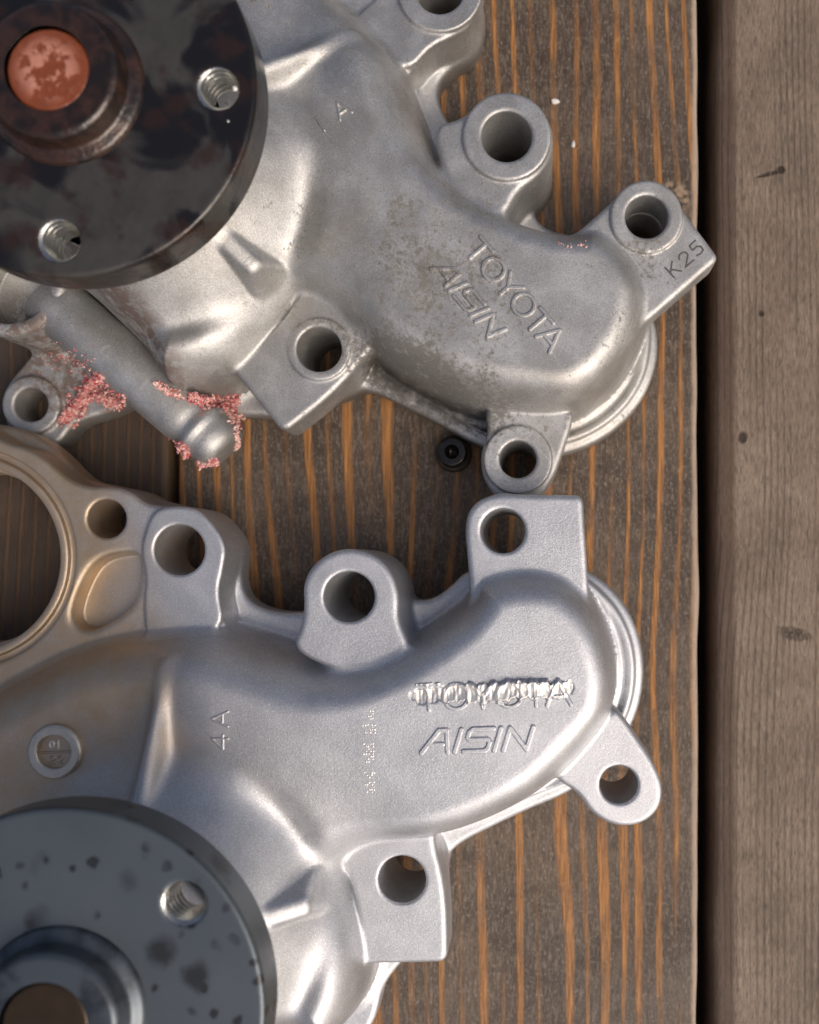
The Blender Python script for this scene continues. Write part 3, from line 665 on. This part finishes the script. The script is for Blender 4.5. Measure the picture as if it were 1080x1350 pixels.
# ------------------------------------------------------------------ the old pump's heater pipe with its bead
def upos(px, py, z):
    p = U(px, py, z); return Vector(((p[0] - FC[0]) * .001, -(p[1] - FC[1]) * .001, z * .001))
pa, pb = upos(66, 395, 18.5), upos(296, 592, 14.5)
ln = (pb - pa).length * 1000
prof = [(0, ln + 1.2), (3.6, ln + 1.1), (5.6, ln + .4), (6.6, ln - 1.2), (6.8, ln - 3.4), (6.7, ln - 4.6), (6.9, ln - 5.2), (7.5, ln - 6.0), (7.5, ln - 6.8), (6.9, ln - 7.6), (6.3, ln - 8.4), (6.15, ln - 9.2),
        (6.5, ln - 10.2), (6.9, ln - 11.4), (7.0, ln - 14), (7.0, ln - 28), (7.2, 0)]
pipe = lathe('heater_pipe', prof, ALU_OLD, root_old, seg=64)
pipe.location = pa; pipe.rotation_euler = (pb - pa).to_track_quat('Z', 'Y').to_euler()

# ------------------------------------------------------------------ pink dried-coolant crust on the old pump
dg = bpy.context.evaluated_depsgraph_get(); bpy.context.view_layer.update()
def world_bvh(objs):
    V, F = [], []
    for o in objs:
        mw = o.matrix_world; n0 = len(V); V += [mw @ v.co for v in o.data.vertices]; F += [[n0 + i for i in p.vertices] for p in o.data.polygons]
    return BVHTree.FromPolygons(V, F)
bvh = world_bvh([body_old, pipe]); inv_old = root_old.matrix_world.inverted()
camp = Vector((0, 0, HC * .001))
def drop(px, py):
    d = Vector(((px - NX) / FPX, -(py - NY) / FPX, -1)).normalized(); hit = bvh.ray_cast(camp, d)
    if hit[0] is None: return None
    return hit[0], hit[1]
def crust_mat():
    t = NT('pink_coolant_crust'); at = t.t.nodes.new('ShaderNodeAttribute'); at.attribute_name = 'tone'
    col = t.mix(at.outputs['Fac'], (.46, .10, .11), (.80, .55, .48)); col = t.mix(t.ss(t.noise(1.2, 3), .55, .75), col, (.36, .13, .09))
    return t.out(col, .75, 0, t.bump(t.noise(3, 3), .0003), Subsurface_Weight=.1, Subsurface_Scale=.0006)
ICO_V, ICO_F = [], []
ph = (1 + 5 ** .5) / 2
ICO_V = [Vector(v).normalized() for v in [(-1, ph, 0), (1, ph, 0), (-1, -ph, 0), (1, -ph, 0), (0, -1, ph), (0, 1, ph), (0, -1, -ph), (0, 1, -ph), (ph, 0, -1), (ph, 0, 1), (-ph, 0, -1), (-ph, 0, 1)]]
ICO_F = [(0, 11, 5), (0, 5, 1), (0, 1, 7), (0, 7, 10), (0, 10, 11), (1, 5, 9), (5, 11, 4), (11, 10, 2), (10, 7, 6), (7, 1, 8), (3, 9, 4), (3, 4, 2), (3, 2, 6), (3, 6, 8), (3, 8, 9), (4, 9, 5), (2, 4, 11), (6, 2, 10), (8, 6, 7), (9, 8, 1)]
CV, CF, CTn = [], [], []
def grain(p, r_, tone):
    n0 = len(CV); R_ = Matrix.Rotation(random.uniform(0, 6.28), 3, Vector((random.gauss(0, 1), random.gauss(0, 1), random.gauss(0, 1))).normalized()); sc = Vector((random.uniform(.7, 1.5), random.uniform(.6, 1.1), random.uniform(.6, 1.1)))
    for v in ICO_V:
        q = R_ @ Vector((v.x * sc.x, v.y * sc.y, v.z * sc.z)) * (r_ * random.uniform(.65, 1.25)); CV.append(inv_old @ (p + q)); CTn.append(tone)
    CF.extend([tuple(n0 + i for i in f) for f in ICO_F])
def crust(path, width, count, hmax, rr=(.22, .55), pale=.35, miss=None):
    """grains heaped along a photo-pixel path; heights come from the casting below"""
    for _ in range(count):
        k = random.uniform(0, len(path) - 1.001); i = int(k); t_ = k - i; (x0, y0, w0), (x1, y1, w1) = path[i], path[i + 1]
        g = max(-1.4, min(1.4, random.gauss(0, .6))); wd = w0 + (w1 - w0) * t_; an = random.uniform(0, 6.28)
        px, py = x0 + (x1 - x0) * t_ + g * wd * math.cos(an), y0 + (y1 - y0) * t_ + g * wd * math.sin(an)
        h = drop(px, py)
        if h is None: continue
        lump = math.sin(px * .37 + 1) * math.sin(py * .41) + .6 * math.sin(px * .9 + py * .7)
        if lump < -.75: continue
        p, nrm = h; r_ = random.uniform(*rr) * .001; lift = random.random() ** 1.3 * hmax * max(.15, 1 - abs(g)) * (.7 + .3 * lump) * .001
        tone = min(1, max(0, random.gauss(pale, .3)))
        grain(p + nrm * (r_ * .3 + lift), r_, tone)
crust([(86, 556, 9), (98, 540, 12), (112, 525, 14), (124, 508, 13), (132, 498, 8)], 1, 900, 3.0)
crust([(128, 520, 10), (146, 527, 10), (160, 530, 7)], 1, 420, 2.4)
crust([(206, 506, 4), (222, 516, 6), (240, 523, 5)], 1, 180, 1.0, pale=.65)
crust([(250, 524, 6), (268, 530, 8), (290, 530, 9), (312, 530, 10)], 1, 640, 2.6)
crust([(300, 535, 7), (312, 550, 8), (322, 562, 7), (327, 568, 4)], 1, 420, 2.4, pale=.45)
crust([(300, 545, 3), (310, 565, 3), (314, 585, 3), (310, 594, 3)], 1, 240, 1.0, rr=(.18, .35), pale=.8)
crust([(218, 582, 5), (232, 590, 8), (246, 596, 7), (240, 606, 4)], 1, 420, 1.6, pale=.3)
crust([(246, 608, 3), (262, 612, 3), (276, 610, 5), (286, 606, 4)], 1, 200, 1.2, pale=.45)
crust([(60, 480, 20), (90, 470, 26), (130, 490, 20)], 1, 140, .3, rr=(.10, .28), pale=.35)
crust([(736, 322, 3), (752, 326, 6), (770, 322, 8), (784, 332, 4)], 1, 26, .1, rr=(.12, .26), pale=.85)
me = bpy.data.meshes.new('coolant_crust'); me.from_pydata(CV, [], CF); at = me.attributes.new('tone', 'FLOAT', 'POINT'); at.data.foreach_set('value', CTn); me.materials.append(crust_mat())
o = link(bpy.data.objects.new('coolant_crust', me), root_old); o['kind'] = 'stuff'; o['label'] = 'crumbly pink dried coolant crust'

# ------------------------------------------------------------------ loose screw and crumbs on the wood
def wloc(px, py, z=0.0): x, y = wpx(px, py, z); return (x, y, z)
OILY = simple('oily_black_steel', (.018, .015, .011), .22, .6, Coat_Weight=.5)
sx, sy, _ = wloc(597, 597, 3)
scr = empty('socket_screw', (sx * .001, sy * .001, 0)); tag(scr, 'small oily black socket head screw standing on the wood by the round lug', 'screw')
lathe('flange', rnd([(3.6, 2.2), (4.5, 1.7), (4.9, .9), (4.9, 0), (0, 0)], .25), simple('oily_worn_steel', (.075, .062, .045), .35, .7), scr, seg=48)
head = lathe('head', rnd([(1.9, 5.2), (3.5, 5.2), (4.05, 4.6), (4.05, 1.4)], .3), OILY, scr, seg=48)
V, F = [], []; N = 48
for zi, z in enumerate((5.15, 2.4)):
    for k in range(N):
        a_ = 2 * math.pi * k / N; r_ = 1.75 + .26 * math.cos(6 * a_); V.append((r_ * math.cos(a_) * .001, r_ * math.sin(a_) * .001, z * .001))
F = [(k, (k + 1) % N, N + (k + 1) % N, N + k) for k in range(N)] + [tuple(range(N, 2 * N))]
mesh_obj('socket', V, F, OILY, head)
WHITE = simple('white_chip', (.68, .66, .62), .6)
def crumb(px, py, r_, label):
    R0 = np.random.default_rng(int(px)); V = [np.array(v) * r_ * .001 * R0.uniform(.6, 1.3) * np.array([1.2, .8, .6]) for v in ICO_V]; V = np.array(V); V[:, 2] -= V[:, 2].min()
    o = mesh_obj('crumb', V, ICO_F, WHITE, None, False); x, y, _ = wloc(px, py); o.location = (x * .001, y * .001, -.0002); o.rotation_euler = (0, 0, R0.uniform(0, 6)); tag(o, label, 'crumb', 'white crumbs on the wood')
crumb(733, 135, 1.0, 'white crumb above the round boss, bigger and lying farther from it'); crumb(756, 191, .8, 'small white crumb on the wood right beside the round boss')
for fx, fy, fr in ((310, 117, .55), (301, 160, .3)):
    V = np.array([np.array(v) * fr * .001 * random.uniform(.7, 1.2) * np.array([1, .8, .5]) for v in ICO_V]); o = mesh_obj('paint_fleck', V, ICO_F, WHITE, root_old, False); o.location = upos(fx, fy, ZF); o['label'] = 'tiny white fleck on the black flange'
